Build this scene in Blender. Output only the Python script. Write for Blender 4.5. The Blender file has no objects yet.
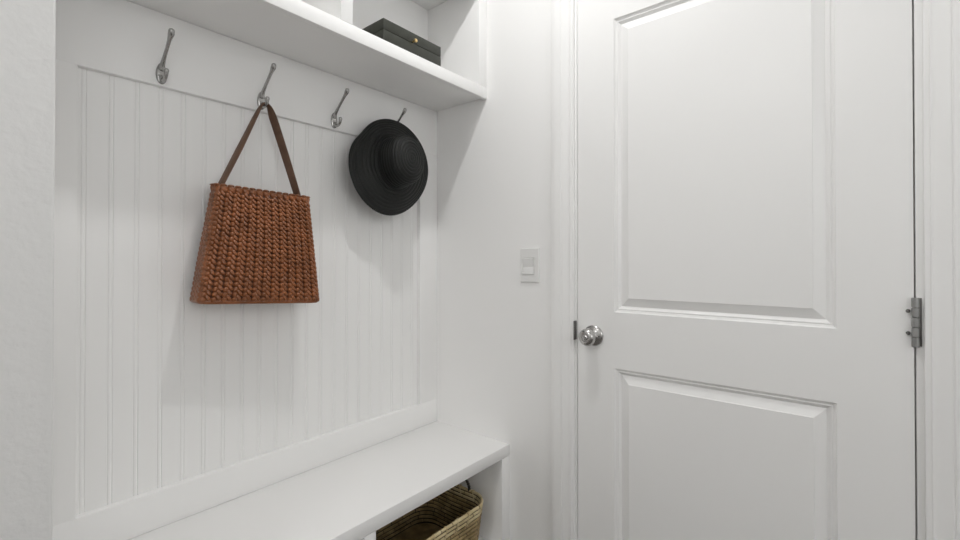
import bpy, bmesh, math, random
from mathutils import Vector, Matrix
random.seed(7)
H = 1.137            # eye height of the photograph above the floor
C = bpy.context.scene.collection
PI = math.pi

# ------------------------------------------------------------------ materials
def mat(name, col, rough=0.5, metal=0.0, spec=0.5, build=None):
    m = bpy.data.materials.new(name); m.use_nodes = True
    nt = m.node_tree; b = nt.nodes['Principled BSDF']
    b.inputs['Base Color'].default_value = (*col, 1)
    b.inputs['Roughness'].default_value = rough
    b.inputs['Metallic'].default_value = metal
    b.inputs['Specular IOR Level'].default_value = spec
    if build: build(nt, b)
    return m

def bump_noise(scale, strength, dist=0.001, detail=3.0):
    def f(nt, b):
        tc = nt.nodes.new('ShaderNodeTexCoord')
        n = nt.nodes.new('ShaderNodeTexNoise'); n.inputs['Scale'].default_value = scale
        n.inputs['Detail'].default_value = detail
        bp = nt.nodes.new('ShaderNodeBump'); bp.inputs['Strength'].default_value = strength
        bp.inputs['Distance'].default_value = dist
        nt.links.new(tc.outputs['Object'], n.inputs['Vector'])
        nt.links.new(n.outputs['Fac'], bp.inputs['Height'])
        nt.links.new(bp.outputs['Normal'], b.inputs['Normal'])
    return f

def vary(c1, c2, scale, bscale=None, bstr=0.3, bdist=0.001, stretch=(1, 1, 1), lo=0.35, hi=0.65):
    def f(nt, b):
        tc = nt.nodes.new('ShaderNodeTexCoord')
        mp = nt.nodes.new('ShaderNodeMapping'); mp.inputs['Scale'].default_value = stretch
        n = nt.nodes.new('ShaderNodeTexNoise'); n.inputs['Scale'].default_value = scale
        n.inputs['Detail'].default_value = 4
        r = nt.nodes.new('ShaderNodeValToRGB')
        r.color_ramp.elements[0].position = lo; r.color_ramp.elements[0].color = (*c1, 1)
        r.color_ramp.elements[1].position = hi; r.color_ramp.elements[1].color = (*c2, 1)
        L = nt.links
        L.new(tc.outputs['Object'], mp.inputs['Vector']); L.new(mp.outputs['Vector'], n.inputs['Vector'])
        L.new(n.outputs['Fac'], r.inputs['Fac']); L.new(r.outputs['Color'], b.inputs['Base Color'])
        if bscale:
            n2 = nt.nodes.new('ShaderNodeTexNoise'); n2.inputs['Scale'].default_value = bscale
            bp = nt.nodes.new('ShaderNodeBump'); bp.inputs['Strength'].default_value = bstr
            bp.inputs['Distance'].default_value = bdist
            L.new(mp.outputs['Vector'], n2.inputs['Vector'])
            L.new(n2.outputs['Fac'], bp.inputs['Height']); L.new(bp.outputs['Normal'], b.inputs['Normal'])
    return f

WHITE = (0.873, 0.87, 0.863)
M = {}
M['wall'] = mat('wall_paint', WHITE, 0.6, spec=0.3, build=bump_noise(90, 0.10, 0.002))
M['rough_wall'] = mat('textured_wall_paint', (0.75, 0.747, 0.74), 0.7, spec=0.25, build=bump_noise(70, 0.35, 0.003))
M['trim'] = mat('semi_gloss_trim_paint', WHITE, 0.38, spec=0.45, build=bump_noise(30, 0.03, 0.001))
M['joinery'] = mat('satin_cabinet_paint', WHITE, 0.42, spec=0.4, build=bump_noise(25, 0.03, 0.001))
M['door'] = mat('door_paint', WHITE, 0.36, spec=0.5, build=bump_noise(35, 0.05, 0.001))
M['plastic'] = mat('white_plastic', (0.80, 0.80, 0.79), 0.3)
M['ceiling'] = mat('ceiling_paint', (0.88, 0.875, 0.865), 0.8, spec=0.2)
M['nickel'] = mat('satin_nickel', (0.50, 0.49, 0.48), 0.27, 1.0)
M['hook_metal'] = mat('polished_nickel', (0.42, 0.415, 0.405), 0.25, 1.0)
M['steel_dark'] = mat('dull_hinge_steel', (0.36, 0.36, 0.355), 0.38, 1.0)
M['screw'] = mat('screw_metal', (0.16, 0.155, 0.15), 0.4, 1.0)
M['dark_gap'] = mat('painted_hall_shade', (0.02, 0.02, 0.02), 0.9)  # shade behind the door put into the colour
M['brass'] = mat('brass', (0.80, 0.58, 0.28), 0.28, 1.0)
M['floor'] = mat('floor_planks', (0.42, 0.40, 0.38), 0.45,
                 build=vary((0.10, 0.09, 0.08), (0.16, 0.145, 0.13), 3, 40, 0.2, 0.001, (1, 8, 1)))
M['leather'] = mat('cognac_leather', (0.2, 0.06, 0.02), 0.34, spec=0.55,
                   build=vary((0.200, 0.066, 0.020), (0.290, 0.098, 0.032), 22, 400, 0.25, 0.0006))
M['leather_core'] = mat('leather_core', (0.085, 0.030, 0.012), 0.7)
M['strap'] = mat('strap_leather', (0.13, 0.055, 0.03), 0.5, spec=0.4,
                 build=vary((0.115, 0.062, 0.038), (0.165, 0.092, 0.058), 30, 300, 0.25, 0.0006))
M['straw'] = mat('black_braided_straw', (0.012, 0.013, 0.011), 0.56, spec=0.38,
                 build=vary((0.003, 0.0035, 0.003), (0.008, 0.009, 0.0075), 260, 420, 0.5, 0.0012))
M['band'] = mat('black_grosgrain', (0.006, 0.006, 0.006), 0.6)
M['box'] = mat('dark_olive_leatherette', (0.045, 0.048, 0.036), 0.45, spec=0.5,
               build=vary((0.019, 0.021, 0.014), (0.028, 0.030, 0.021), 40, 350, 0.35, 0.0008))
M['box_seam'] = mat('box_seam', (0.012, 0.013, 0.01), 0.6)

def cane(name, c1, c2, dark):
    def f(nt, b):
        L = nt.links
        tc = nt.nodes.new('ShaderNodeTexCoord')
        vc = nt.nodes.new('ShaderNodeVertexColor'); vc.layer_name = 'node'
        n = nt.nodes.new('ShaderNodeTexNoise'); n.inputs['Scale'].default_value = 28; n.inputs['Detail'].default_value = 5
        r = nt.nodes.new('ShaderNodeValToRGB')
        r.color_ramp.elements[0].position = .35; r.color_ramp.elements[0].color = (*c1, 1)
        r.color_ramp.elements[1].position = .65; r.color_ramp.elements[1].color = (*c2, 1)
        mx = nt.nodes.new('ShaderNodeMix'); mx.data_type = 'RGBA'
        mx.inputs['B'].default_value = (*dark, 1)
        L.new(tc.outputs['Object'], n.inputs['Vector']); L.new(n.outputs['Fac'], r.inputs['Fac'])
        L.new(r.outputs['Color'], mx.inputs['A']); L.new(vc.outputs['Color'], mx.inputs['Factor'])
        L.new(mx.outputs['Result'], b.inputs['Base Color'])
        n2 = nt.nodes.new('ShaderNodeTexNoise'); n2.inputs['Scale'].default_value = 300
        bp = nt.nodes.new('ShaderNodeBump'); bp.inputs['Strength'].default_value = .3; bp.inputs['Distance'].default_value = .001
        L.new(tc.outputs['Object'], n2.inputs['Vector']); L.new(n2.outputs['Fac'], bp.inputs['Height']); L.new(bp.outputs['Normal'], b.inputs['Normal'])
    return mat(name, c1, .5, build=f)
M['handle_wrap'] = mat('dark_wrapped_cord', (0.030, 0.026, 0.022), 0.7)
M['coil_gap_shade'] = mat('coil_gap_shade', (0.050, 0.036, 0.016), 0.8)  # dark brown that paints shade between the basket coils
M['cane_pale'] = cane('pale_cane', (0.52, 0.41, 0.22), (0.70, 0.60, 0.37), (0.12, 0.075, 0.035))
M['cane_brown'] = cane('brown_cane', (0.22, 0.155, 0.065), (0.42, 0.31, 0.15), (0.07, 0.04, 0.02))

# ------------------------------------------------------------------ helpers
def obj(name, bm, m, parent=None, smooth=None, loc=None):
    me = bpy.data.meshes.new(name)
    bmesh.ops.recalc_face_normals(bm, faces=bm.faces)
    bm.to_mesh(me); bm.free()
    for mm in (m if isinstance(m, (list, tuple)) else [m]): me.materials.append(mm)
    if smooth is not None:
        for p in me.polygons: p.use_smooth = True
        me.set_sharp_from_angle(angle=math.radians(smooth))
    o = bpy.data.objects.new(name, me); C.objects.link(o)
    if parent:
        o.parent = parent
        o.location = Vector((0, 0, 0))
        # part meshes are written in world coordinates: bring them into the parent's frame
        me.transform(parent.matrix_basis.inverted())
    return o

def empty(name, loc, label=None, cat=None, group=None, kind=None):
    o = bpy.data.objects.new(name, None); C.objects.link(o)
    o.empty_display_size = .05; o.location = loc
    tag(o, label, cat, group, kind); return o

def tag(o, label=None, cat=None, group=None, kind=None):
    if label: o['label'] = label
    if cat: o['category'] = cat
    if group: o['group'] = group
    if kind: o['kind'] = kind
    return o

def box(bm, x0, x1, y0, y1, z0, z1, bev=0.0, seg=2):
    r = bmesh.ops.create_cube(bm, size=1)
    vs = r['verts']
    for v in vs:
        v.co = Vector((x0 + (v.co.x + .5) * (x1 - x0), y0 + (v.co.y + .5) * (y1 - y0), z0 + (v.co.z + .5) * (z1 - z0)))
    if bev > 0:
        es = list({e for v in vs for e in v.link_edges})
        bmesh.ops.bevel(bm, geom=es, offset=bev, segments=seg, affect='EDGES', profile=.5)
    return bm

def boxo(name, ext, m, parent=None, bev=0.0015):
    bm = bmesh.new(); box(bm, *ext, bev=bev)
    return obj(name, bm, m, parent, smooth=40 if bev else None)

def loft(bm, rings, closed=True, cap=True):
    rs = [[bm.verts.new(p) for p in r] for r in rings]
    n = len(rs[0])
    for a, b in zip(rs[:-1], rs[1:]):
        for i in range(n if closed else n - 1):
            j = (i + 1) % n
            bm.faces.new((a[i], a[j], b[j], b[i]))
    if cap and closed:
        bm.faces.new(rs[0]); bm.faces.new(rs[-1])
    return rs

def frame_axes(axis):
    a = Vector(axis).normalized()
    t = Vector((0, 0, 1)) if abs(a.z) < .9 else Vector((1, 0, 0))
    u = t.cross(a).normalized(); v = a.cross(u).normalized()
    return a, u, v

def lathe(bm, origin, axis, prof, n=48, wob=None):
    """prof: list of (distance along axis, radius)"""
    a, u, v = frame_axes(axis); o = Vector(origin)
    rings = []
    for k, (h, r) in enumerate(prof):
        ring = []
        for i in range(n):
            t = 2 * PI * i / n
            hh, rr = (h, r) if wob is None else wob(h, r, t)
            ring.append(o + a * hh + (u * math.cos(t) + v * math.sin(t)) * max(rr, 1e-5))
        rings.append(ring)
    loft(bm, rings, True, True)
    return bm

def tube(bm, pts, radii, n=12, flat=None):
    """swept round tube; flat = (direction, factor list) squashes along a direction"""
    pts = [Vector(p) for p in pts]; rings = []
    prev = None
    for i, p in enumerate(pts):
        t = (pts[min(i + 1, len(pts) - 1)] - pts[max(i - 1, 0)]).normalized()
        if prev is None:
            a, u, v = frame_axes(t)
        else:
            u = (prev - t * prev.dot(t)).normalized(); v = t.cross(u)
        prev = u
        r = radii[i] if isinstance(radii, (list, tuple)) else radii
        ring = []
        for k in range(n):
            an = 2 * PI * k / n
            d = (u * math.cos(an) + v * math.sin(an)) * r
            if flat:
                dr, fs = flat; dr = Vector(dr); f = fs[i]
                d = d + dr * d.dot(dr) * (f - 1)
            ring.append(p + d)
        rings.append(ring)
    loft(bm, rings); return bm

def catmull(pts, sub=6):
    pts = [Vector(p) for p in pts]; out = []
    P = [pts[0] * 2 - pts[1]] + pts + [pts[-1] * 2 - pts[-2]]
    for i in range(1, len(P) - 2):
        for s in range(sub):
            t = s / sub; a, b, c, d = P[i - 1], P[i], P[i + 1], P[i + 2]
            out.append(0.5 * ((2 * b) + (c - a) * t + (2 * a - 5 * b + 4 * c - d) * t * t + (3 * b - a - 3 * c + d) * t ** 3))
    out.append(pts[-1]); return out

def lerp_list(vals, sub=6):
    out = []
    for a, b in zip(vals[:-1], vals[1:]):
        for s in range(sub): out.append(a + (b - a) * s / sub)
    out.append(vals[-1]); return out

def Z(z): return z + H

# ------------------------------------------------------------------ dimensions (eye-centred, z lifted by H)
R = 1.38            # right wall plane
YB = 1.396          # plaster back wall
YF = 1.374          # face of the panelling frame
XA = 0.112          # left side of the alcove
YW = 0.880          # front of the wall that ends left of the alcove
CEIL = Z(1.57)
X0, Y0 = -1.7, -2.1 # far sides of the room, behind the camera

# ------------------------------------------------------------------ room shell
def wall(name, parts, m, bev=0):
    bm = bmesh.new()
    for e in parts: box(bm, *e, bev=bev, seg=4)
    return tag(obj(name, bm, m, None, smooth=40 if bev else None), kind='structure')

DL, DR, DT = 0.7125, -0.1045, Z(0.905)     # door leaf edges and top
JL, JR, JT = 0.7155, -0.1078, DT + 0.003   # inner faces of the jamb
JW = 0.019
wall('floor', [(X0 - .1, R + .6, Y0 - .1, YB + .1, -0.05, 0)], M['floor'])
wall('ceiling', [(X0 - .1, R + .6, Y0 - .1, YB + .1, CEIL, CEIL + .05)], M['ceiling'])
wall('wall_back', [(XA - .05, R + .12, YB, YB + .1, 0, CEIL)], M['wall'])
wall('wall_left', [(X0 - .1, X0, Y0 - .1, YW + .12, 0, CEIL)], M['wall'])
WX0, WX1, WZ0, WZ1 = -1.15, .65, 1.25, 2.35      # unseen window behind the camera, added to let in frontal fill
wall('wall_front', [(X0, WX0, Y0 - .1, Y0, 0, CEIL), (WX1, R, Y0 - .1, Y0, 0, CEIL), (WX0, WX1, Y0 - .1, Y0, 0, WZ0), (WX0, WX1, Y0 - .1, Y0, WZ1, CEIL)], M['wall'])
bm = bmesh.new()
fw_ = .045
for e in ((WX0, WX0 + fw_, WZ0, WZ1), (WX1 - fw_, WX1, WZ0, WZ1), (WX0 + fw_, WX1 - fw_, WZ0, WZ0 + fw_), (WX0 + fw_, WX1 - fw_, WZ1 - fw_, WZ1), ((WX0 + WX1) / 2 - .025, (WX0 + WX1) / 2 + .025, WZ0 + fw_, WZ1 - fw_)):
    box(bm, e[0], e[1], Y0 - .07, Y0 - .03, e[2], e[3], bev=.002)
tag(obj('fill_window_1', bm, M['trim'], smooth=40), kind='structure')
pl_ = bpy.data.lights.new('fill_portal', 'AREA'); pl_.shape = 'RECTANGLE'; pl_.size = WX1 - WX0; pl_.size_y = WZ1 - WZ0  # sampling portal for the added fill window
pl_.cycles.is_portal = True
po_ = bpy.data.objects.new('fill_portal', pl_); C.objects.link(po_)
po_.location = ((WX0 + WX1) / 2, Y0 - .101, (WZ0 + WZ1) / 2); po_.rotation_euler = (math.radians(90), 0, 0)
wall('wall_right', [(R, R + .12, JL + JW, YB, 0, CEIL), (R, R + .12, Y0, JR - JW, 0, CEIL),
                    (R, R + .12, JR - JW, JL + JW, JT + JW, CEIL)], M['wall'])
bm = bmesh.new()   # end of the wall beside the alcove, with a rounded corner bead
box(bm, X0, XA, YW, YW + .12, 0, CEIL)
es = [e for e in bm.edges if abs(e.verts[0].co.x - XA) < 1e-6 and abs(e.verts[1].co.x - XA) < 1e-6
      and abs(e.verts[0].co.y - YW) < 1e-6 and abs(e.verts[1].co.y - YW) < 1e-6]
bmesh.ops.bevel(bm, geom=es, offset=.004, segments=4, affect='EDGES', profile=.5)
box(bm, XA - .05, XA, YW + .12, YB, 0, CEIL)
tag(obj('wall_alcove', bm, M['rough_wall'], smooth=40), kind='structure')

# ------------------------------------------------------------------ panelling on the back wall
pan = empty('wall_panelling', (0.746, YB, Z(-.686)),
            'white beadboard wall panelling in a flat frame above the bench', 'wall panelling')
XL, XR2, ZT, ZB = 0.2121, 1.2795, Z(.4511), Z(-.5899)
BENCH_TOP = Z(-.6856)
ZS = Z(.6409)            # underside of the cubby shelf
e_ = 0.0005
bm = bmesh.new()         # beadboard: profile across X, swept up
prof = []
x = XL - .02
bx = 0.2255; pitch = 0.0511
bead_x = [bx + pitch * k for k in range(21)]
yb = YF + 0.0170
pts = [(XL - .02, yb)]
for c in bead_x:
    if c > XR2 + .01: break
    for dx, dy in ((-.0056, 0), (-.0046, .0019), (-.0036, .0007), (-.0018, .0001), (0, -.0001), (.0018, .0001), (.0036, .0007), (.0046, .0019), (.0056, 0)):
        pts.append((c + dx, yb + dy))
pts.append((XR2 + .02, yb))
lo = [bm.verts.new((a, b, ZB - .02)) for a, b in pts]; hi = [bm.verts.new((a, b, ZT + .02)) for a, b in pts]
for i in range(len(pts) - 1): bm.faces.new((lo[i], lo[i + 1], hi[i + 1], hi[i]))
obj('beadboard', bm, M['joinery'], pan, smooth=50)
def bevelled(name, e, m, parent, bev): return boxo(name, e, m, parent, bev)
bevelled('top_rail', (XA + e_, R - e_, YF, YB - e_, ZT, ZS - e_), M['joinery'], pan, .0012)
bevelled('bottom_rail', (XA + e_, R - e_, YF, YB - e_, BENCH_TOP + e_, ZB), M['joinery'], pan, .0012)
bevelled('stile', (XA + e_, XL, YF, YB - e_, ZB - .0008, ZT + .0008), M['joinery'], pan, .0012)
bevelled('stile', (XR2, R - e_, YF, YB - e_, ZB - .0008, ZT + .0008), M['joinery'], pan, .0012)

# ------------------------------------------------------------------ bench with open cubbies
YBN = 0.9924
bench = empty('storage_bench', (0.746, 1.19, 0),
              'white built-in mudroom bench with open cubbies under its seat', 'bench')
bevelled('seat', (XA + e_, R - e_, YBN, YB - e_, Z(-.7275), BENCH_TOP), M['joinery'], bench, .0015)
SB = Z(-.7280)
bevelled('side_panel', (1.333, R - e_, YBN + .0006, YB - e_, 0.0, SB), M['joinery'], bench, .001)
bevelled('side_panel', (XA + e_, 0.160, YBN + .0006, YB - e_, 0.0, SB), M['joinery'], bench, .001)
bevelled('divider', (0.727, 0.765, YBN + .0006, YB - e_, 0.091, SB), M['joinery'], bench, .001)
bevelled('cubby_floor', (0.1605, 1.3325, YBN + .0006, YB - e_, 0.070, 0.090), M['joinery'], bench, .001)
bevelled('toe_kick', (0.1605, 1.3325, YBN + .05, YBN + .066, 0.0, 0.0695), M['joinery'], bench, .001)
bevelled('back_panel', (0.1605, 1.3325, YB - .007, YB - .0006, 0.0905, SB - .0005), M['joinery'], bench, 0)

# ------------------------------------------------------------------ cubby shelf unit above the hooks
YSF = 1.1022
cub = empty('cubby_shelf_unit', (0.746, YB, ZS),
            'white built-in cubby shelf across the alcove above the hooks', 'shelf')
SHT = Z(.6755)
bevelled('shelf', (XA + e_, R - e_, YSF + .019, YB - e_, ZS, SHT), M['joinery'], cub, .0008)
bevelled('shelf_front_rail', (XA + e_, R - e_, YSF, YSF + .0185, Z(.6332), SHT + .0004), M['joinery'], cub, .0012)
TOPU = Z(1.0600)
bevelled('divider', (0.726, 0.765, YSF + .0004, YB - e_, SHT + .001, TOPU), M['joinery'], cub, .001)
bevelled('side_panel', (1.3315, R - e_, YSF + .0004, YB - e_, SHT + .001, TOPU), M['joinery'], cub, .001)
bevelled('side_panel', (XA + e_, 0.160, YSF + .0004, YB - e_, SHT + .001, TOPU), M['joinery'], cub, .001)
bevelled('top_board', (XA + e_, R - e_, YSF + .019, YB - e_, TOPU + .0005, TOPU + .02), M['joinery'], cub, .0008)
bevelled('header_rail', (XA + e_, R - e_, YSF, YSF + .0185, Z(1.023), CEIL - .001), M['joinery'], cub, .001)
bevelled('back_panel', (0.1605, 1.331, YB - .0135, YB - e_, SHT + .001, TOPU), M['joinery'], cub, 0)

# ------------------------------------------------------------------ door
door = empty('door_1', (R, (DL + DR) / 2, 0), kind='structure')
door['label'] = 'white two-panel interior door with a nickel knob'
def door_leaf():
    bm = bmesh.new()
    xf = R + 0.001; T = .035
    pys = (0.0301, 0.5853)
    panels = [(Z(-.1633), Z(.7719)), (0.205, Z(-.3415))]
    rings = [(0, 0), (.0025, .0042), (.0080, .0070), (.0095, .0058), (.0115, .0062), (.0145, .0095), (.0195, .0130), (.0440, .0030), (.0455, .0012)]
    ys = [DR, pys[0], pys[1], DL]
    zs = [0.008, panels[1][0], panels[1][1], panels[0][0], panels[0][1], DT]
    def q(y0, y1, z0, z1, x): return bm.faces.new([bm.verts.new(p) for p in ((x, y0, z0), (x, y1, z0), (x, y1, z1), (x, y0, z1))])
    for i in range(3):
        for j in range(5):
            if i == 1 and j in (1, 3): continue
            q(ys[i], ys[i + 1], zs[j], zs[j + 1], xf)
    for z0, z1 in panels:
        prev = None
        for ins, dep in rings:
            r = [bm.verts.new(p) for p in ((xf + dep, pys[0] + ins, z0 + ins), (xf + dep, pys[1] - ins, z0 + ins), (xf + dep, pys[1] - ins, z1 - ins), (xf + dep, pys[0] + ins, z1 - ins))]
            if prev:
                for k in range(4): bm.faces.new((prev[k], prev[(k + 1) % 4], r[(k + 1) % 4], r[k]))
            prev = r
        bm.faces.new(prev)
    q(DR, DL, 0.008, DT, xf + T)
    for a, b in (((DR, .008), (DL, .008)), ((DL, .008), (DL, DT)), ((DL, DT), (DR, DT)), ((DR, DT), (DR, .008))):
        bm.faces.new([bm.verts.new(p) for p in ((xf, *a), (xf, *b), (xf + T, *b), (xf + T, *a))])
    bmesh.ops.remove_doubles(bm, verts=bm.verts, dist=1e-6)
    es = []
    for e in bm.edges:
        a, b = e.verts[0].co, e.verts[1].co
        if abs(a.x - xf) < 1e-6 and abs(b.x - xf) < 1e-6 and len(e.link_faces) == 2 and e.calc_face_angle(0) > 1.2: es.append(e)
    bmesh.ops.bevel(bm, geom=es, offset=.0015, segments=2, affect='EDGES', profile=.5)
    return bm
obj('leaf', door_leaf(), M['door'], door, smooth=22)

# knob
KY, KZ = 0.655, Z(-.2445)
kn = bmesh.new()
lathe(kn, (R + .001, KY, KZ), (-1, 0, 0), [(0, .0), (0, .0335), (.003, .0340), (.006, .0325), (.0085, .0285), (.0105, .022), (.013, .0165), (.016, .0135),
      (.028, .0125), (.031, .0140), (.034, .0195), (.038, .0245), (.044, .0272), (.050, .0275), (.056, .0255), (.0605, .0215), (.063, .0160), (.0635, .0125), (.0620, .0115), (.0620, .0)], 48)
kno = obj('door_knob', kn, M['nickel'], door, smooth=35)
bm = bmesh.new()
lathe(bm, (R + .001 - .0615, KY, KZ), (-1, 0, 0), [(0, 0), (0, .0085), (.003, .0085), (.0045, .007), (.0045, 0)], 24)
box(bm, R - .0715, R - .0640, KY - .0022, KY + .0022, KZ - .0065, KZ + .0065, bev=.001)
tb = obj('turn_button', bm, M['nickel'], door, smooth=35)
tb.parent = kno
bm = bmesh.new()
lathe(bm, (R - .0078, KY - .0222, KZ + .000), (-1, 0, 0), [(0, 0), (0, .0028), (.0022, .0026), (.0024, 0)], 16)
s_ = obj('release_hole', bm, M['screw'], door, smooth=35); s_.parent = kno

# hinge with knuckles and two small screws
HZ0, HZ1, HY, HX = Z(-.190), Z(-.081), -0.1065, R - .0055
bm = bmesh.new()
n = 5; seg = (HZ1 - HZ0) / n
for k in range(n):
    a, b = HZ0 + k * seg + .0006, HZ0 + (k + 1) * seg - .0006
    lathe(bm, (HX, HY, a), (0, 0, 1), [(0, 0), (0, .0062), (.0006, .0068), (b - a - .0006, .0068), (b - a, .0062), (b - a, 0)], 24)
hinge = obj('hinge', bm, M['steel_dark'], door, smooth=35)
bm = bmesh.new()
box(bm, R - .0016, R + .0004, HY - .0105, HY - .004, HZ0 + .002, HZ1 - .001, bev=.0004)
hl = obj('hinge_leaf', bm, M['screw'], door, smooth=35); hl.parent = hinge
for zz in (Z(-.1115), Z(-.1605)):
    bm = bmesh.new()
    lathe(bm, (R + .0008, HY + .0115, zz), (-1, 0, 0), [(0, 0), (0, .0042), (.004, .0036), (.008, .0014), (.0085, 0)], 16)
    s_ = obj('screw', bm, M['screw'], door, smooth=35); s_.parent = hinge

# jamb, stop and casing
def jamb():
    bm = bmesh.new()
    x0, x1 = R + .0002, R + .118
    for e in ((x0, x1, JL, JL + JW - .0004, 0, JT), (x0, x1, JR - JW + .0004, JR, 0, JT), (x0, x1, JR - JW + .0004, JL + JW - .0004, JT, JT + JW - .0004)):
        box(bm, *e, bev=.001)
    xs0, xs1 = R + .0385, R + .050
    for e in ((xs0, xs1, JL - .012, JL + .001, 0, JT), (xs0, xs1, JR - .001, JR + .012, 0, JT), (xs0, xs1, JR, JL, JT - .012, JT + .001)):
        box(bm, *e)
    return bm
tag(obj('trim_1', jamb(), M['trim'], smooth=40), kind='structure')
CP = [(0, 0), (0, .0085), (.0015, .0100), (.0090, .0105), (.0100, .0118), (.0112, .0125), (.0130, .0118), (.0160, .0112), (.0240, .0125), (.0340, .0150),
      (.0400, .0165), (.0415, .0165), (.0425, .0150), (.0440, .0150), (.0460, .0172), (.0620, .0178), (.0790, .0178), (.0820, .0165), (.0830, .0140), (.0830, 0)]
def casing(name, y, s, z0, z1):
    bm = bmesh.new()
    loft(bm, [[(R - .0004 - t, y + s * w, z) for w, t in CP] for z in (z0, z1)])
    return tag(obj(name, bm, M['trim'], smooth=30), kind='structure')
casing('trim_2', JL + .0055, 1, 0, JT + .0055)
casing('trim_3', JR - .0125, -1, 0, JT + .0055)
bm = bmesh.new()
loft(bm, [[(R - .0004 - t, y, JT + .006 + w) for w, t in CP] for y in (JL + .0885, JR - .0955)])
tag(obj('trim_4', bm, M['trim'], smooth=30), kind='structure')
# strike plate on the jamb beside the knob
bm = bmesh.new()
box(bm, R - .0150, R + .020, JL + .0006, JL + .0050, Z(-.264), Z(-.201), bev=.0008)
o = obj('strike_plate', bm, M['screw'], door, smooth=40)
# hall wall behind the leaf, coloured near-black as the shade in its gaps
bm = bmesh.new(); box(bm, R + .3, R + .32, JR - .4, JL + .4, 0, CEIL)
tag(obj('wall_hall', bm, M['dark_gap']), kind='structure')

# ------------------------------------------------------------------ light switch
sw = empty('light_switch', (R, .9, Z(-.016)), 'white rocker light switch plate on the wall between bench and door', 'light switch')
def rect_ring(x, y0, y1, z0, z1): return [(x, y0, z0), (x, y1, z0), (x, y1, z1), (x, y0, z1)]
y0, y1, z0, z1 = .8605, .9405, Z(-.077), Z(.046)
bm = bmesh.new()
ry0, ry1, rz0, rz1 = .8800, .9315, Z(-.0510), Z(.0100)
rings = [rect_ring(R - .0002, y0, y1, z0, z1), rect_ring(R - .0056, y0, y1, z0, z1), rect_ring(R - .0074, y0 + .0022, y1 - .0022, z0 + .0022, z1 - .0022),
         rect_ring(R - .0076, ry0 - .001, ry1 + .001, rz0 - .001, rz1 + .001), rect_ring(R - .0030, ry0, ry1, rz0, rz1)]
rs = loft(bm, rings, True, False); bm.faces.new(rs[-1])
obj('wall_plate', bm, M['plastic'], sw, smooth=20)
bm = bmesh.new()
zm = (rz0 + rz1) / 2 - .002
sec = [(R - .0035, rz0 + .001), (R - .0085, rz0 + .001), (R - .0092, rz0 + .004), (R - .0050, zm), (R - .0112, rz1 - .003), (R - .0104, rz1 - .001), (R - .0035, rz1 - .001)]
loft(bm, [[(a, y, b) for a, b in sec] for y in (ry0 + .0012, ry1 - .0012)])
obj('rocker', bm, M['plastic'], sw, smooth=20)

# ------------------------------------------------------------------ coat hooks
hook_labels = ['satin nickel double coat hook with nothing on it, furthest left on the rail',
               'satin nickel double coat hook holding the brown woven bag',
               'empty satin nickel double coat hook between the bag and the hat',
               'satin nickel double coat hook behind the black hat, only its upper arm showing']
HOOKX = [.3745, .630, .8775, 1.1290]
HKZ = Z(.482)
def make_hook(x):
    t = empty('coat_hook', (x, YF, HKZ))
    y = YF
    bm = bmesh.new()  # domed oval plate
    rings = []
    for d, s in ((0.0003, 1.0), (.0022, 1.0), (.0040, .86), (.0052, .62), (.0056, .30)):
        ring = []
        for i in range(32):
            a = 2 * PI * i / 32
            w = .0125 * (1 - .10 * math.sin(a)); hgt = .0270
            ring.append((x + math.cos(a) * w * s, y - d, HKZ + math.sin(a) * hgt * s))
        rings.append(ring)
    loft(bm, rings)
    mp_ = obj('mounting_plate', bm, M['hook_metal'], t, smooth=50)
    P = [(x, y - .003, HKZ + .010), (x, y - .010, HKZ + .022), (x, y - .025, HKZ + .037), (x, y - .045, HKZ + .054), (x, y - .062, HKZ + .069), (x, y - .074, HKZ + .079), (x, y - .079, HKZ + .087)]
    rad = [.0075, .0056, .0044, .0041, .0047, .0062, .0052]
    bm = bmesh.new(); pp = catmull(P, 5); rr = lerp_list(rad, 5)
    pp += [Vector((x, y - .0808, HKZ + .0900)), Vector((x, y - .0814, HKZ + .0915))]; rr += [.0036, .0010]
    fl = [1.0 + .45 * max(0, (i / len(pp) - .6) / .4) for i in range(len(pp))]
    tube(bm, pp, rr, 14, flat=((1, 0, 0), fl))
    obj('upper_arm', bm, M['hook_metal'], t, smooth=60)
    P = [(x, y - .003, HKZ - .010), (x, y - .012, HKZ - .0190), (x, y - .024, HKZ - .0215), (x, y - .0345, HKZ - .0160), (x, y - .0385, HKZ - .0060), (x, y - .0390, HKZ - .001)]
    rad = [.0072, .0054, .0045, .0044, .0052, .0064]
    pp = catmull(P, 5); rr = lerp_list(rad, 5)
    pp += [Vector((x, y - .0388, HKZ + .0025)), Vector((x, y - .0386, HKZ + .0042))]; rr += [.0048, .0012]
    bm = bmesh.new(); tube(bm, pp, rr, 14)
    obj('lower_hook', bm, M['hook_metal'], t, smooth=60)
    for dz, dx in ((.0125, .0055), (-.0070, -.0060)):
        bm = bmesh.new()
        lathe(bm, (x + dx, y - .0035, HKZ + dz), (0, -1, 0), [(0, 0), (0, .0030), (.0012, .0030), (.0020, .0020), (.0014, .0)], 16)
        s_ = obj('screw', bm, M['screw'], t, smooth=40); s_.parent = mp_
    return t
for i, x in enumerate(HOOKX):
    if i == 0: h0 = make_hook(x); h = h0
    else:
        h = h0.copy(); C.objects.link(h); h.location.x = x
        for ch in list(h0.children):
            c = ch.copy(); C.objects.link(c); c.parent = h
        for g in ch.children:
            d = g.copy(); C.objects.link(d); d.parent = c
    tag(h, hook_labels[i], 'coat hook', 'coat hooks on the panelling rail')

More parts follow.
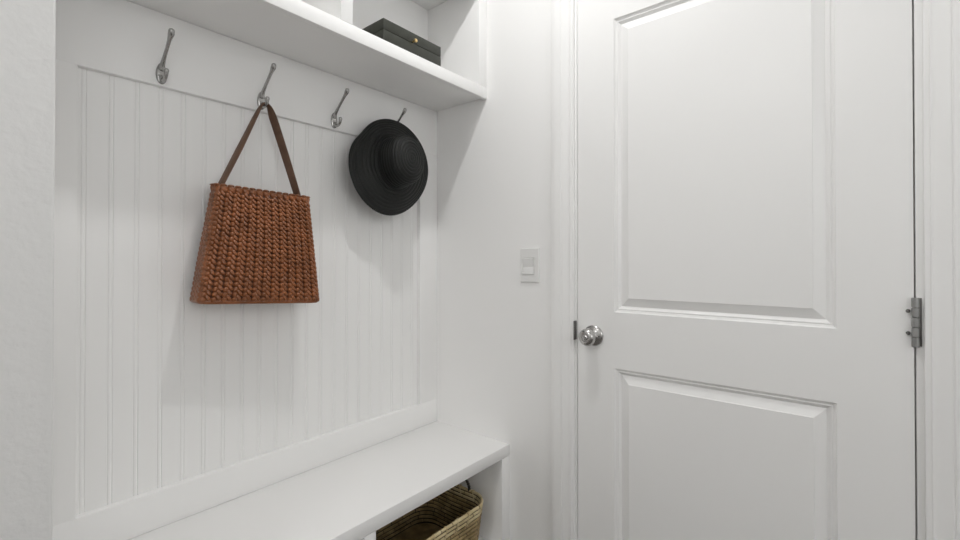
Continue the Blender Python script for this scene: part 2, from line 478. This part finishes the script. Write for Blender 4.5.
# ------------------------------------------------------------------ woven leather bag
bag = empty('woven_tote_bag', (.60, 1.31, Z(-.12)),
            'cognac brown woven leather handbag hanging by its strap from a coat hook', 'handbag')
def V(x, y, z): return Vector((x, y, Z(z)))
# front and back corners: bottom-left, bottom-right, top-right, top-left
FBL, FBR, FTR, FTL = V(.4330, 1.282, -.1040), V(.7525, 1.2545, -.1215), V(.7365, 1.289, .1910), V(.4860, 1.311, .2005)
BBL, BBR, BTR, BTL = V(.4410, 1.371, -.1050), V(.7605, 1.3430, -.1225), V(.7410, 1.341, .1930), V(.4905, 1.362, .2045)
def bl(a, b, c, d, u, v): return (a * (1 - u) + b * u) * (1 - v) + (d * (1 - u) + c * u) * v
def bulge(u, v, amt): return amt * (math.sin(PI * u) ** .6 if 0 < u < 1 else 0) * (math.sin(PI * min(max(v, 0), 1)) ** .7 if 0 < v < 1 else 0)
def patch(A, B, Cc, D, amt):
    n = (B - A).cross(D - A).normalized()
    def f(u, v):
        return bl(A, B, Cc, D, u, v) + n * bulge(u, v, amt), n
    return f
front = patch(FBL, FBR, FTR, FTL, .015)
left = patch(BBL, FBL, FTL, BTL, .003)
right = patch(FBR, BBR, BTR, FTR, .003)
bm = bmesh.new()       # leather shell behind the plaits
for f, nu in ((front, 16), (left, 5), (right, 5)):
    g = [[bm.verts.new(f(i / nu, j / 16)[0] - f(i / nu, j / 16)[1] * .0022) for j in range(17)] for i in range(nu + 1)]
    for i in range(nu):
        for j in range(16): bm.faces.new((g[i][j], g[i + 1][j], g[i + 1][j + 1], g[i][j + 1]))
for q_ in ((BBL, BBR, BTR, BTL), (BBL, BBR, FBR, FBL)): bm.faces.new([bm.verts.new(p) for p in q_])
obj('lining', bm, M['leather_core'], bag, smooth=60)

def pad(bm, cen, n, du, dv, lu, lv, ang, hgt, lift=0.0, sharp=.85):
    """one plaited leather loop: a domed lozenge in the patch's plane"""
    ca, sa = math.cos(ang), math.sin(ang)
    ax = du * ca + dv * sa; ay = dv * ca - du * sa
    rings = []
    for s, h in ((1.0, -.3), (.93, .25), (.72, .72), (.40, .95), (.12, 1.0)):
        ring = []
        for i in range(12):
            t = 2 * PI * i / 12
            c_, s__ = math.cos(t), math.sin(t)
            x = math.copysign(abs(c_) ** sharp, c_) * lu * s; y = math.copysign(abs(s__) ** sharp, s__) * lv * s
            ring.append(cen + ax * x + ay * y + n * (h * hgt + lift * (y / lv)))
        rings.append(ring)
    rs = loft(bm, rings, True, False); bm.faces.new(rs[-1])

def weave(bm, f, cols, rows, hs=1.0, rnd=.025):
    for c in range(cols):
        for r in range(rows):
            for odd in (0, 1):
                u = (c + (.29 if not odd else .70)) / cols
                v = (r + .5 + (.20 if odd else -.20)) / rows
                if v > .955 or v < .01: continue
                u += random.uniform(-rnd, rnd) / cols; v += random.uniform(-rnd, rnd) / rows
                p, n = f(u, v)
                pu = (f(min(u + .02, 1), v)[0] - f(max(u - .02, 0), v)[0]).normalized()
                pv = (f(u, min(v + .02, 1))[0] - f(u, max(v - .02, 0))[0]).normalized()
                W = (f(1, v)[0] - f(0, v)[0]).length / cols; Hh = (f(u, 1)[0] - f(u, 0)[0]).length / rows
                if odd: pad(bm, p, n, pu, pv, W * .215, Hh * .76, math.radians(38), .0036 * hs, -.0013 * hs)
                else: pad(bm, p + n * .0012 * hs, n, pu, pv, W * .275, Hh * .50, math.radians(22), .0042 * hs, .0008 * hs)
bm = bmesh.new(); weave(bm, front, 13, 23)
obj('woven_front', bm, M['leather'], bag, smooth=60)
bm = bmesh.new(); weave(bm, left, 3, 23, .45)
obj('woven_side', bm, M['leather'], bag, smooth=60)
bm = bmesh.new(); weave(bm, right, 3, 23, .45)
obj('woven_side', bm, M['leather'], bag, smooth=60)
# whipped top edge: slanted loops over the rim all the way round
bm = bmesh.new()
rim = [(FTL, FTR, 13), (FTR, BTR, 3), (BTR, BTL, 13), (BTL, FTL, 3)]
for A, B, k in rim:
    d = (B - A).normalized(); n = d.cross(Vector((0, 0, 1))).normalized()
    out = n
    for i in range(k):
        c = A + (B - A) * (.5 + ((i + .5) / k - .5) * .955)
        c2 = c + Vector((0, 0, .0005))
        pad(bm, c2 + out * .001 - Vector((0, 0, .0055)), out, d, Vector((0, 0, 1)), (B - A).length / k * .44, .0125, math.radians(32), .0050, .0)
        pad(bm, c2 + Vector((0, 0, .0045)), Vector((0, 0, 1)), d, -out, (B - A).length / k * .50, .0075, math.radians(30), .0030, .0)
cm_ = (FTL + BTR) / 2
core = [p + (cm_ - p) * .03 + Vector((0, 0, -.001)) for p in (FTL, FTR, BTR, BTL, FTL)]
for a, b in zip(core[:-1], core[1:]): tube(bm, [a, b], .0042, 10)
obj('whipped_rim', bm, M['leather'], bag, smooth=60)
# corner edges and bottom
bm = bmesh.new()
def edge_loops(A, B, k, out):
    d = (B - A).normalized(); s = d.cross(out).normalized()
    for i in range(k):
        c = A + (B - A) * ((i + .5) / k)
        pad(bm, c - out * .0020, out, s, d, .0060, (B - A).length / k * .70, math.radians(-28), .0022)
edge_loops(FBL, FTL, 23, Vector((-.6, -.8, 0)).normalized())
obj('corner_plait', bm, M['leather'], bag, smooth=60)
bm = bmesh.new()
edge_loops(FBR, FTR, 23, Vector((.7, -.7, 0)).normalized())
obj('corner_plait', bm, M['leather'], bag, smooth=60)
bm = bmesh.new()       # smooth leather base with rolled edge
def off(p, dx, dy, dz): return p + Vector((dx, dy, dz))
base = [FBL, FBR, BBR, BBL]
cen = sum(base, Vector()) / 4
rr_ = []
for s, dz in ((.985, .004), (1.012, .001), (1.012, -.003), (.985, -.0065), (.90, -.0075)):
    ring = []
    for k in range(4):
        a, b, c = base[k - 1], base[k], base[(k + 1) % 4]
        for t in (0, .33, .67, 1):
            rad_ = .018
            p0 = b + (a - b).normalized() * rad_; p2 = b + (c - b).normalized() * rad_
            q = p0 * (1 - t) ** 2 + b * 2 * t * (1 - t) + p2 * t * t
            ring.append(cen + (q - cen) * s + Vector((0, 0, dz)))
    rr_.append(ring)
loft(bm, rr_)
obj('base', bm, M['leather'], bag, smooth=50)

# strap over the lower hook prong
hx = HOOKX[1]
def ribbon(bm, pts, wdirs, w, th):
    rings = []
    for i, p in enumerate(pts):
        t = (pts[min(i + 1, len(pts) - 1)] - pts[max(i - 1, 0)]).normalized()
        wd = wdirs[i]; wd = (wd - t * wd.dot(t)).normalized(); n = t.cross(wd)
        ww = w[i] if isinstance(w, list) else w
        ring = []
        for a, b in ((-.5, -.25), (-.44, -.5), (.44, -.5), (.5, -.25), (.5, .25), (.44, .5), (-.44, .5), (-.5, .25)):
            ring.append(p + wd * a * ww + n * b * th)
        rings.append(ring)
    loft(bm, rings)
PK = Vector((hx, YF - .0240, HKZ - .0135))      # crest of the strap, resting in the prong
SL, SR = V(.4980, 1.336, .196), V(.7200, 1.318, .187)
ctrl = [SL + Vector((-.003, 0, -.012)), SL, SL.lerp(PK, .45) + Vector((-.004, -.004, 0)), SL.lerp(PK, .85) + Vector((-.006, 0, .002)), PK + Vector((-.008, 0, -.0035)), PK, PK + Vector((.009, -.001, -.004)),
        SR.lerp(PK, .85) + Vector((.007, -.004, .002)), SR.lerp(PK, .45) + Vector((.004, -.004, 0)), SR, SR + Vector((.003, 0, -.012))]
wd_ = [(.35, -.94, 0), (.35, -.94, 0), (.40, -.92, 0), (.25, -.97, 0), (0, -1, 0), (0, -1, 0), (.0, -1, 0), (.55, -.84, 0), (.5, -.87, 0), (.35, -.94, 0), (.35, -.94, 0)]
ww_ = [.024, .024, .024, .021, .016, .014, .018, .025, .025, .024, .024]
pp = catmull(ctrl, 6)
wds = []
for a, b in zip(wd_[:-1], wd_[1:]):
    for s in range(6): wds.append(Vector(a).lerp(Vector(b), s / 6))
wds.append(Vector(wd_[-1]))
bm = bmesh.new(); ribbon(bm, pp, wds, lerp_list(ww_, 6), .0036)
strap = obj('shoulder_strap', bm, M['strap'], bag, smooth=50)
for S in (SL, SR):      # small rings that fix the strap inside the rim
    bm = bmesh.new(); c = S + Vector((0, 0, -.006)); pts = []
    for i in range(17):
        a = 2 * PI * i / 16; pts.append(c + Vector((math.cos(a) * .009, -.003, math.sin(a) * .009)))
    tube(bm, pts, .0013, 8)
    sr = obj('strap_ring', bm, M['brass'], bag, smooth=60); sr.parent = strap

# ------------------------------------------------------------------ black straw hat
HC = V(1.0745, 1.286, .355)
ha = Vector((-.02, -math.cos(math.radians(5)), math.sin(math.radians(5)))).normalized()
hat = empty('straw_hat', HC, 'wide-brimmed black braided straw hat hanging on the right-hand coat hook', 'hat')
def hat_prof(outer=True):
    pr = []
    # crown top to brim rim, as (height along axis, radius)
    key = [(.094, .0), (.0940, .018), (.0933, .038), (.0915, .056), (.0870, .070), (.0780, .0800), (.0650, .0855), (.0480, .0880), (.0250, .0900), (.0080, .0912),
           (.0005, .0940), (-.0030, .1040), (-.0060, .1250), (-.0120, .1450), (-.0200, .1650), (-.0290, .1830), (-.0315, .1865)]
    kk = catmull([Vector((a, b, 0)) for a, b in key], 18)
    s = 0; out = []
    for i, k in enumerate(kk):
        if i: s += (k - kk[i - 1]).length
        t = (kk[min(i + 1, len(kk) - 1)] - kk[max(i - 1, 0)]).normalized()
        nrm = Vector((t.y, -t.x, 0))
        bump = .0026 * abs(math.sin(PI * s / .0125)) ** .7
        if outer: q = k + nrm * bump
        else: q = k - nrm * .0022
        out.append((q.x, q.y))
    return out
def wob(h, r, t):
    w = max(0, (r - .092) / .092)
    k_ = 1 - .19 * math.cos(t) ** 2 * max(0, 1 - w * 1.6)
    c2 = math.cos(2 * (t - .5)); c3 = math.cos(3 * t + .8)
    return h + w * w * (.004 * c2 + .003 * c3), r * (1 - .03 * min(1, w)) * k_ * (1 - w * (.075 * math.cos(2 * (t - 2.36)) + .04 * math.cos(t - 2.36) + .035 * math.exp(-((t - 2.45) / .30) ** 2)))
po, pi_ = hat_prof(True), hat_prof(False)
bm = bmesh.new()
lathe(bm, HC, ha, po + pi_[::-1], 112, wob)
obj('crown_and_brim', bm, M['straw'], hat, smooth=70)
bm = bmesh.new()
lathe(bm, HC, ha, [(.003, .0955), (.010, .0950), (.0125, .0940), (.0125, .0905), (.003, .0915)], 72, lambda h, r, t: (h, r * (1 - .19 * math.cos(t) ** 2)))
ho = obj('hat_band', bm, M['band'], hat, smooth=50)

# ------------------------------------------------------------------ dark box on the shelf
bx0, bx1, by0, by1 = .8960, 1.152, 1.130, 1.330
kb = empty('keepsake_box', ((bx0 + bx1) / 2, (by0 + by1) / 2, SHT), 'dark olive leatherette lidded box with a small brass knob on the top shelf', 'box')
zl = Z(.7268); zt_ = Z(.7618)
bm = bmesh.new(); box(bm, bx0, bx1, by0, by1, SHT + .0003, zl - .0006, bev=.0012)
obj('box_body', bm, M['box'], kb, smooth=40)
bm = bmesh.new(); box(bm, bx0, bx1, by0, by1, zl + .0006, zt_, bev=.0014)
obj('lid', bm, M['box'], kb, smooth=40)
bm = bmesh.new(); box(bm, bx0 + .002, bx1 - .002, by0 + .002, by1 - .002, zl - .002, zl + .002)
obj('seam', bm, M['box_seam'], kb)
bm = bmesh.new(); kx = (bx0 + bx1) / 2
lathe(bm, (kx - .004, by0 + .0006, zl + .0052), (0, -1, 0), [(0, 0), (0, .0040), (.004, .0026), (.008, .0030), (.010, .0058), (.014, .0064), (.017, .0048), (.018, 0)], 20)
obj('knob', bm, M['brass'], kb, smooth=40)

# ------------------------------------------------------------------ coiled cane basket in the right cubby
KX0, KX1, KY0, KY1 = .800, 1.295, 1.000, 1.362
KZ0, KZ1 = .0912, Z(-.854)
bk = empty('cane_basket', ((KX0 + KX1) / 2, (KY0 + KY1) / 2, KZ0), 'open coiled cane basket with rounded corners in the right cubby under the bench', 'basket')
def rr_path(ins, rad, n_c=8, step=.012):
    x0, x1, y0, y1 = KX0 + ins, KX1 - ins, KY0 + ins, KY1 - ins
    pts = []
    cs = [(x1 - rad, y0 + rad, -PI / 2), (x1 - rad, y1 - rad, 0), (x0 + rad, y1 - rad, PI / 2), (x0 + rad, y0 + rad, PI)]
    for k, (cx, cy, a0) in enumerate(cs):
        arc = [(cx + rad * math.cos(a0 + PI / 2 * i / n_c), cy + rad * math.sin(a0 + PI / 2 * i / n_c)) for i in range(n_c + 1)]
        pts += arc
        nx, ny, na = cs[(k + 1) % 4]
        b = (nx + rad * math.cos(na), ny + rad * math.sin(na)); a = arc[-1]
        L = math.hypot(b[0] - a[0], b[1] - a[1]); m = max(1, int(L / step))
        for i in range(1, m): pts.append((a[0] + (b[0] - a[0]) * i / m, a[1] + (b[1] - a[1]) * i / m))
    return pts
def coil(bm, lay, ins, z, r, rad, nn=8):
    path = rr_path(ins, rad)
    # resample with joint rings
    dense = []
    N = len(path)
    tot = 0; seg = []
    for i in range(N):
        a, b = path[i], path[(i + 1) % N]; d = math.hypot(b[0] - a[0], b[1] - a[1]); seg.append(d); tot += d
    nxt = random.uniform(.01, .06); joints = []
    while nxt < tot - .01:
        joints.append(nxt); nxt += random.uniform(.045, .085)
    stations = []; s = 0
    while s < tot: stations.append((s, 0)); s += .008
    for j in joints:
        stations += [(j - .0022, 0.0), (j - .0008, 1.0), (j + .0008, 1.0), (j + .0022, 0)]
    stations = sorted(t for t in stations if 0 <= t[0] < tot)
    cum = [0]
    for d in seg: cum.append(cum[-1] + d)
    rings = []; vals = []
    k = 0
    segr = r
    for s, jv in stations:
        while cum[k + 1] < s: k += 1
        a, b = path[k], path[(k + 1) % N]; f = (s - cum[k]) / max(seg[k], 1e-9)
        p = Vector((a[0] + (b[0] - a[0]) * f, a[1] + (b[1] - a[1]) * f, z))
        a2, b2 = path[(k - 1) % N], path[(k + 2) % N]
        t = Vector((b[0] - a[0], b[1] - a[1], 0)).normalized()
        n = Vector((t.y, -t.x, 0))
        if jv: segr = r * random.uniform(.88, 1.06)
        rr = segr * (.84 if jv else 1)
        wz = .0009 * math.sin(s * 31 + z * 900)
        rings.append([bm.verts.new(p + Vector((0, 0, wz)) + n * math.cos(2 * PI * i / nn) * rr + Vector((0, 0, 1)) * math.sin(2 * PI * i / nn) * rr) for i in range(nn)])
        vals.append(jv)
    M_ = len(rings)
    for i in range(M_):
        A, B = rings[i], rings[(i + 1) % M_]; va, vb = vals[i], vals[(i + 1) % M_]
        for q in range(nn):
            fc = bm.faces.new((A[q], A[(q + 1) % nn], B[(q + 1) % nn], B[q]))
            for lp in fc.loops:
                w = va if lp.vert in (A[q], A[(q + 1) % nn]) else vb
                lp[lay] = (w, w, w, 1)
def coils(zs, r, extra=0):
    bm = bmesh.new(); lay = bm.loops.layers.color.new('node')
    for z in zs:
        v = (z - KZ0) / (KZ1 - KZ0)
        coil(bm, lay, .004 + r + (1 - v) * .018, z, r, .075)
    return bm
r = .0058; dz = .0140
zs = []; z = KZ1 - r
while z > KZ0 + r: zs.append(z); z -= dz
bm = bmesh.new()       # dark liner added so the coil gaps look shaded and leak no light
pa = [[(a, b, zz) for a, b in rr_path(.004 + r + (1 - (zz - KZ0) / (KZ1 - KZ0)) * .018 + d_, .075, 8, 9)] for zz, d_ in ((KZ0 + .002, -.0012), (KZ1 - .008, -.0012), (KZ1 - .008, .0012), (KZ0 + .002, .0012), (KZ0 + .002, -.0012))]
loft(bm, pa, True, False)
obj('gap_liner', bm, M['coil_gap_shade'], bk, smooth=40)
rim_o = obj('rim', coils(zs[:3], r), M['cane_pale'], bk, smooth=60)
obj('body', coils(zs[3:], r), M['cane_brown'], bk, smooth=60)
bm = bmesh.new()
pth = rr_path(.028, .06)
loft(bm, [[(a, b, zz) for a, b in pth] for zz in (KZ0 + .0005, KZ0 + .008)])
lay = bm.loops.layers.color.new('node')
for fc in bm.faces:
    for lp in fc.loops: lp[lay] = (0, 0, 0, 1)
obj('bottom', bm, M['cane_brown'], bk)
# lashings across the pale rim
pth = rr_path(.004 + r, .075, step=.05)
for i in range(0, len(pth)):
    a = pth[i]; b = pth[(i + 1) % len(pth)]
    if math.hypot(b[0] - a[0], b[1] - a[1]) < .02: continue
    t = Vector((b[0] - a[0], b[1] - a[1], 0)).normalized(); n = Vector((t.y, -t.x, 0)); c = Vector((a[0], a[1], 0))
    pts = []
    for k in range(17):
        an = 2 * PI * k / 16
        pts.append(c + n * math.cos(an) * (r + .0022) + t * .006 * math.sin(an) + Vector((0, 0, zs[1] + math.sin(an) * (dz + r + .0018))))
    bm = bmesh.new(); lay = bm.loops.layers.color.new('node')
    tube(bm, pts, .0018, 6)
    for fc in bm.faces:
        for lp in fc.loops: lp[lay] = (.25, .25, .25, 1)
    o = obj('lashing', bm, M['cane_pale'], bk, smooth=60); o.parent = rim_o

# wrapped loop handles standing on the two short sides
for hxx, lean in ((KX1 - .011, .004), (KX0 + .011, -.004)):
    pts = []; rad_ = []
    for k in range(61):
        an = PI * k / 60
        pts.append(Vector((hxx + lean * math.sin(an), 1.188 - .078 * math.cos(an), KZ1 - .008 + .052 * math.sin(an) ** .8)))
        rad_.append(.0058 if k % 3 else .0044)
    bm = bmesh.new(); tube(bm, pts, rad_, 10)
    obj('handle', bm, M['handle_wrap'], bk, smooth=40)

# ------------------------------------------------------------------ lamps: one placed from the shadows, one added for fill
def lamp(name, x, y, rad, power, label, globe=False):
    """round ceiling fitting; the lit disc (or globe) is the light source"""
    t = empty(name, (x, y, CEIL), label, 'ceiling light')
    bm = bmesh.new()
    if globe: lathe(bm, (x, y, CEIL - .0005), (0, 0, -1), [(0, 0), (0, rad * 1.3), (.006, rad * 1.3), (.010, rad * 1.2), (.010, 0)], 48)
    else: lathe(bm, (x, y, CEIL - .0005), (0, 0, -1), [(0, 0), (0, rad + .035), (.050, rad + .030), (.056, rad + .006), (.054, rad + .001), (.050, 0)], 48)
    obj('housing', bm, M['plastic'], t, smooth=40)
    ld = bpy.data.lights.new('lamp_light', 'POINT' if globe else 'AREA'); ld.energy = power
    ld.color = (1, .998, .99)
    if globe: ld.shadow_soft_size = rad
    else: ld.shape = 'DISK'; ld.size = rad * 2
    lo_ = bpy.data.objects.new('lamp_light', ld); C.objects.link(lo_)
    lo_.parent = t; lo_.location = (0, 0, -.013 - rad if globe else -.0600)
lamp('ceiling_light', .77, .62, .042, 8.1, 'small round white ceiling light in front of the bench alcove')
lamp('ceiling_light', -1.10, .30, .15, 12.3, 'unseen globe ceiling light added for fill by the left side of the room', True)  # globe out of view, added only to brighten the room

w = bpy.data.worlds.new('world'); bpy.context.scene.world = w; w.use_nodes = True
w.node_tree.nodes['Background'].inputs[0].default_value = (.985, .995, 1, 1)
w.node_tree.nodes['Background'].inputs[1].default_value = 3.45

# ------------------------------------------------------------------ camera
cd = bpy.data.cameras.new('camera'); cam = bpy.data.objects.new('camera', cd); C.objects.link(cam)
cd.sensor_width = 36; cd.sensor_fit = 'HORIZONTAL'; cd.lens = 36 * 451.956 / 960
cd.shift_y = -(270 - 257.739) / 960
cd.clip_start = .02
a = math.radians(39.4866); p_ = math.radians(.3819)
fwd = Vector((math.cos(a), math.sin(a), 0)); up = Vector((0, 0, 1)); rt = Vector((math.sin(a), -math.cos(a), 0))
fw = fwd * math.cos(p_) + up * math.sin(p_); uu = up * math.cos(p_) - fwd * math.sin(p_)
mtx = Matrix((rt, uu, -fw)).transposed().to_4x4(); mtx.translation = Vector((0, 0, H))
cam.matrix_world = mtx
sc = bpy.context.scene
sc.camera = cam
sc.view_settings.view_transform = 'Standard'; sc.view_settings.look = 'None'
sc.view_settings.gamma = 1; sc.view_settings.exposure = 0.0
sc.view_settings.use_curve_mapping = False
sc.cycles.max_bounces = 16; sc.cycles.diffuse_bounces = 12
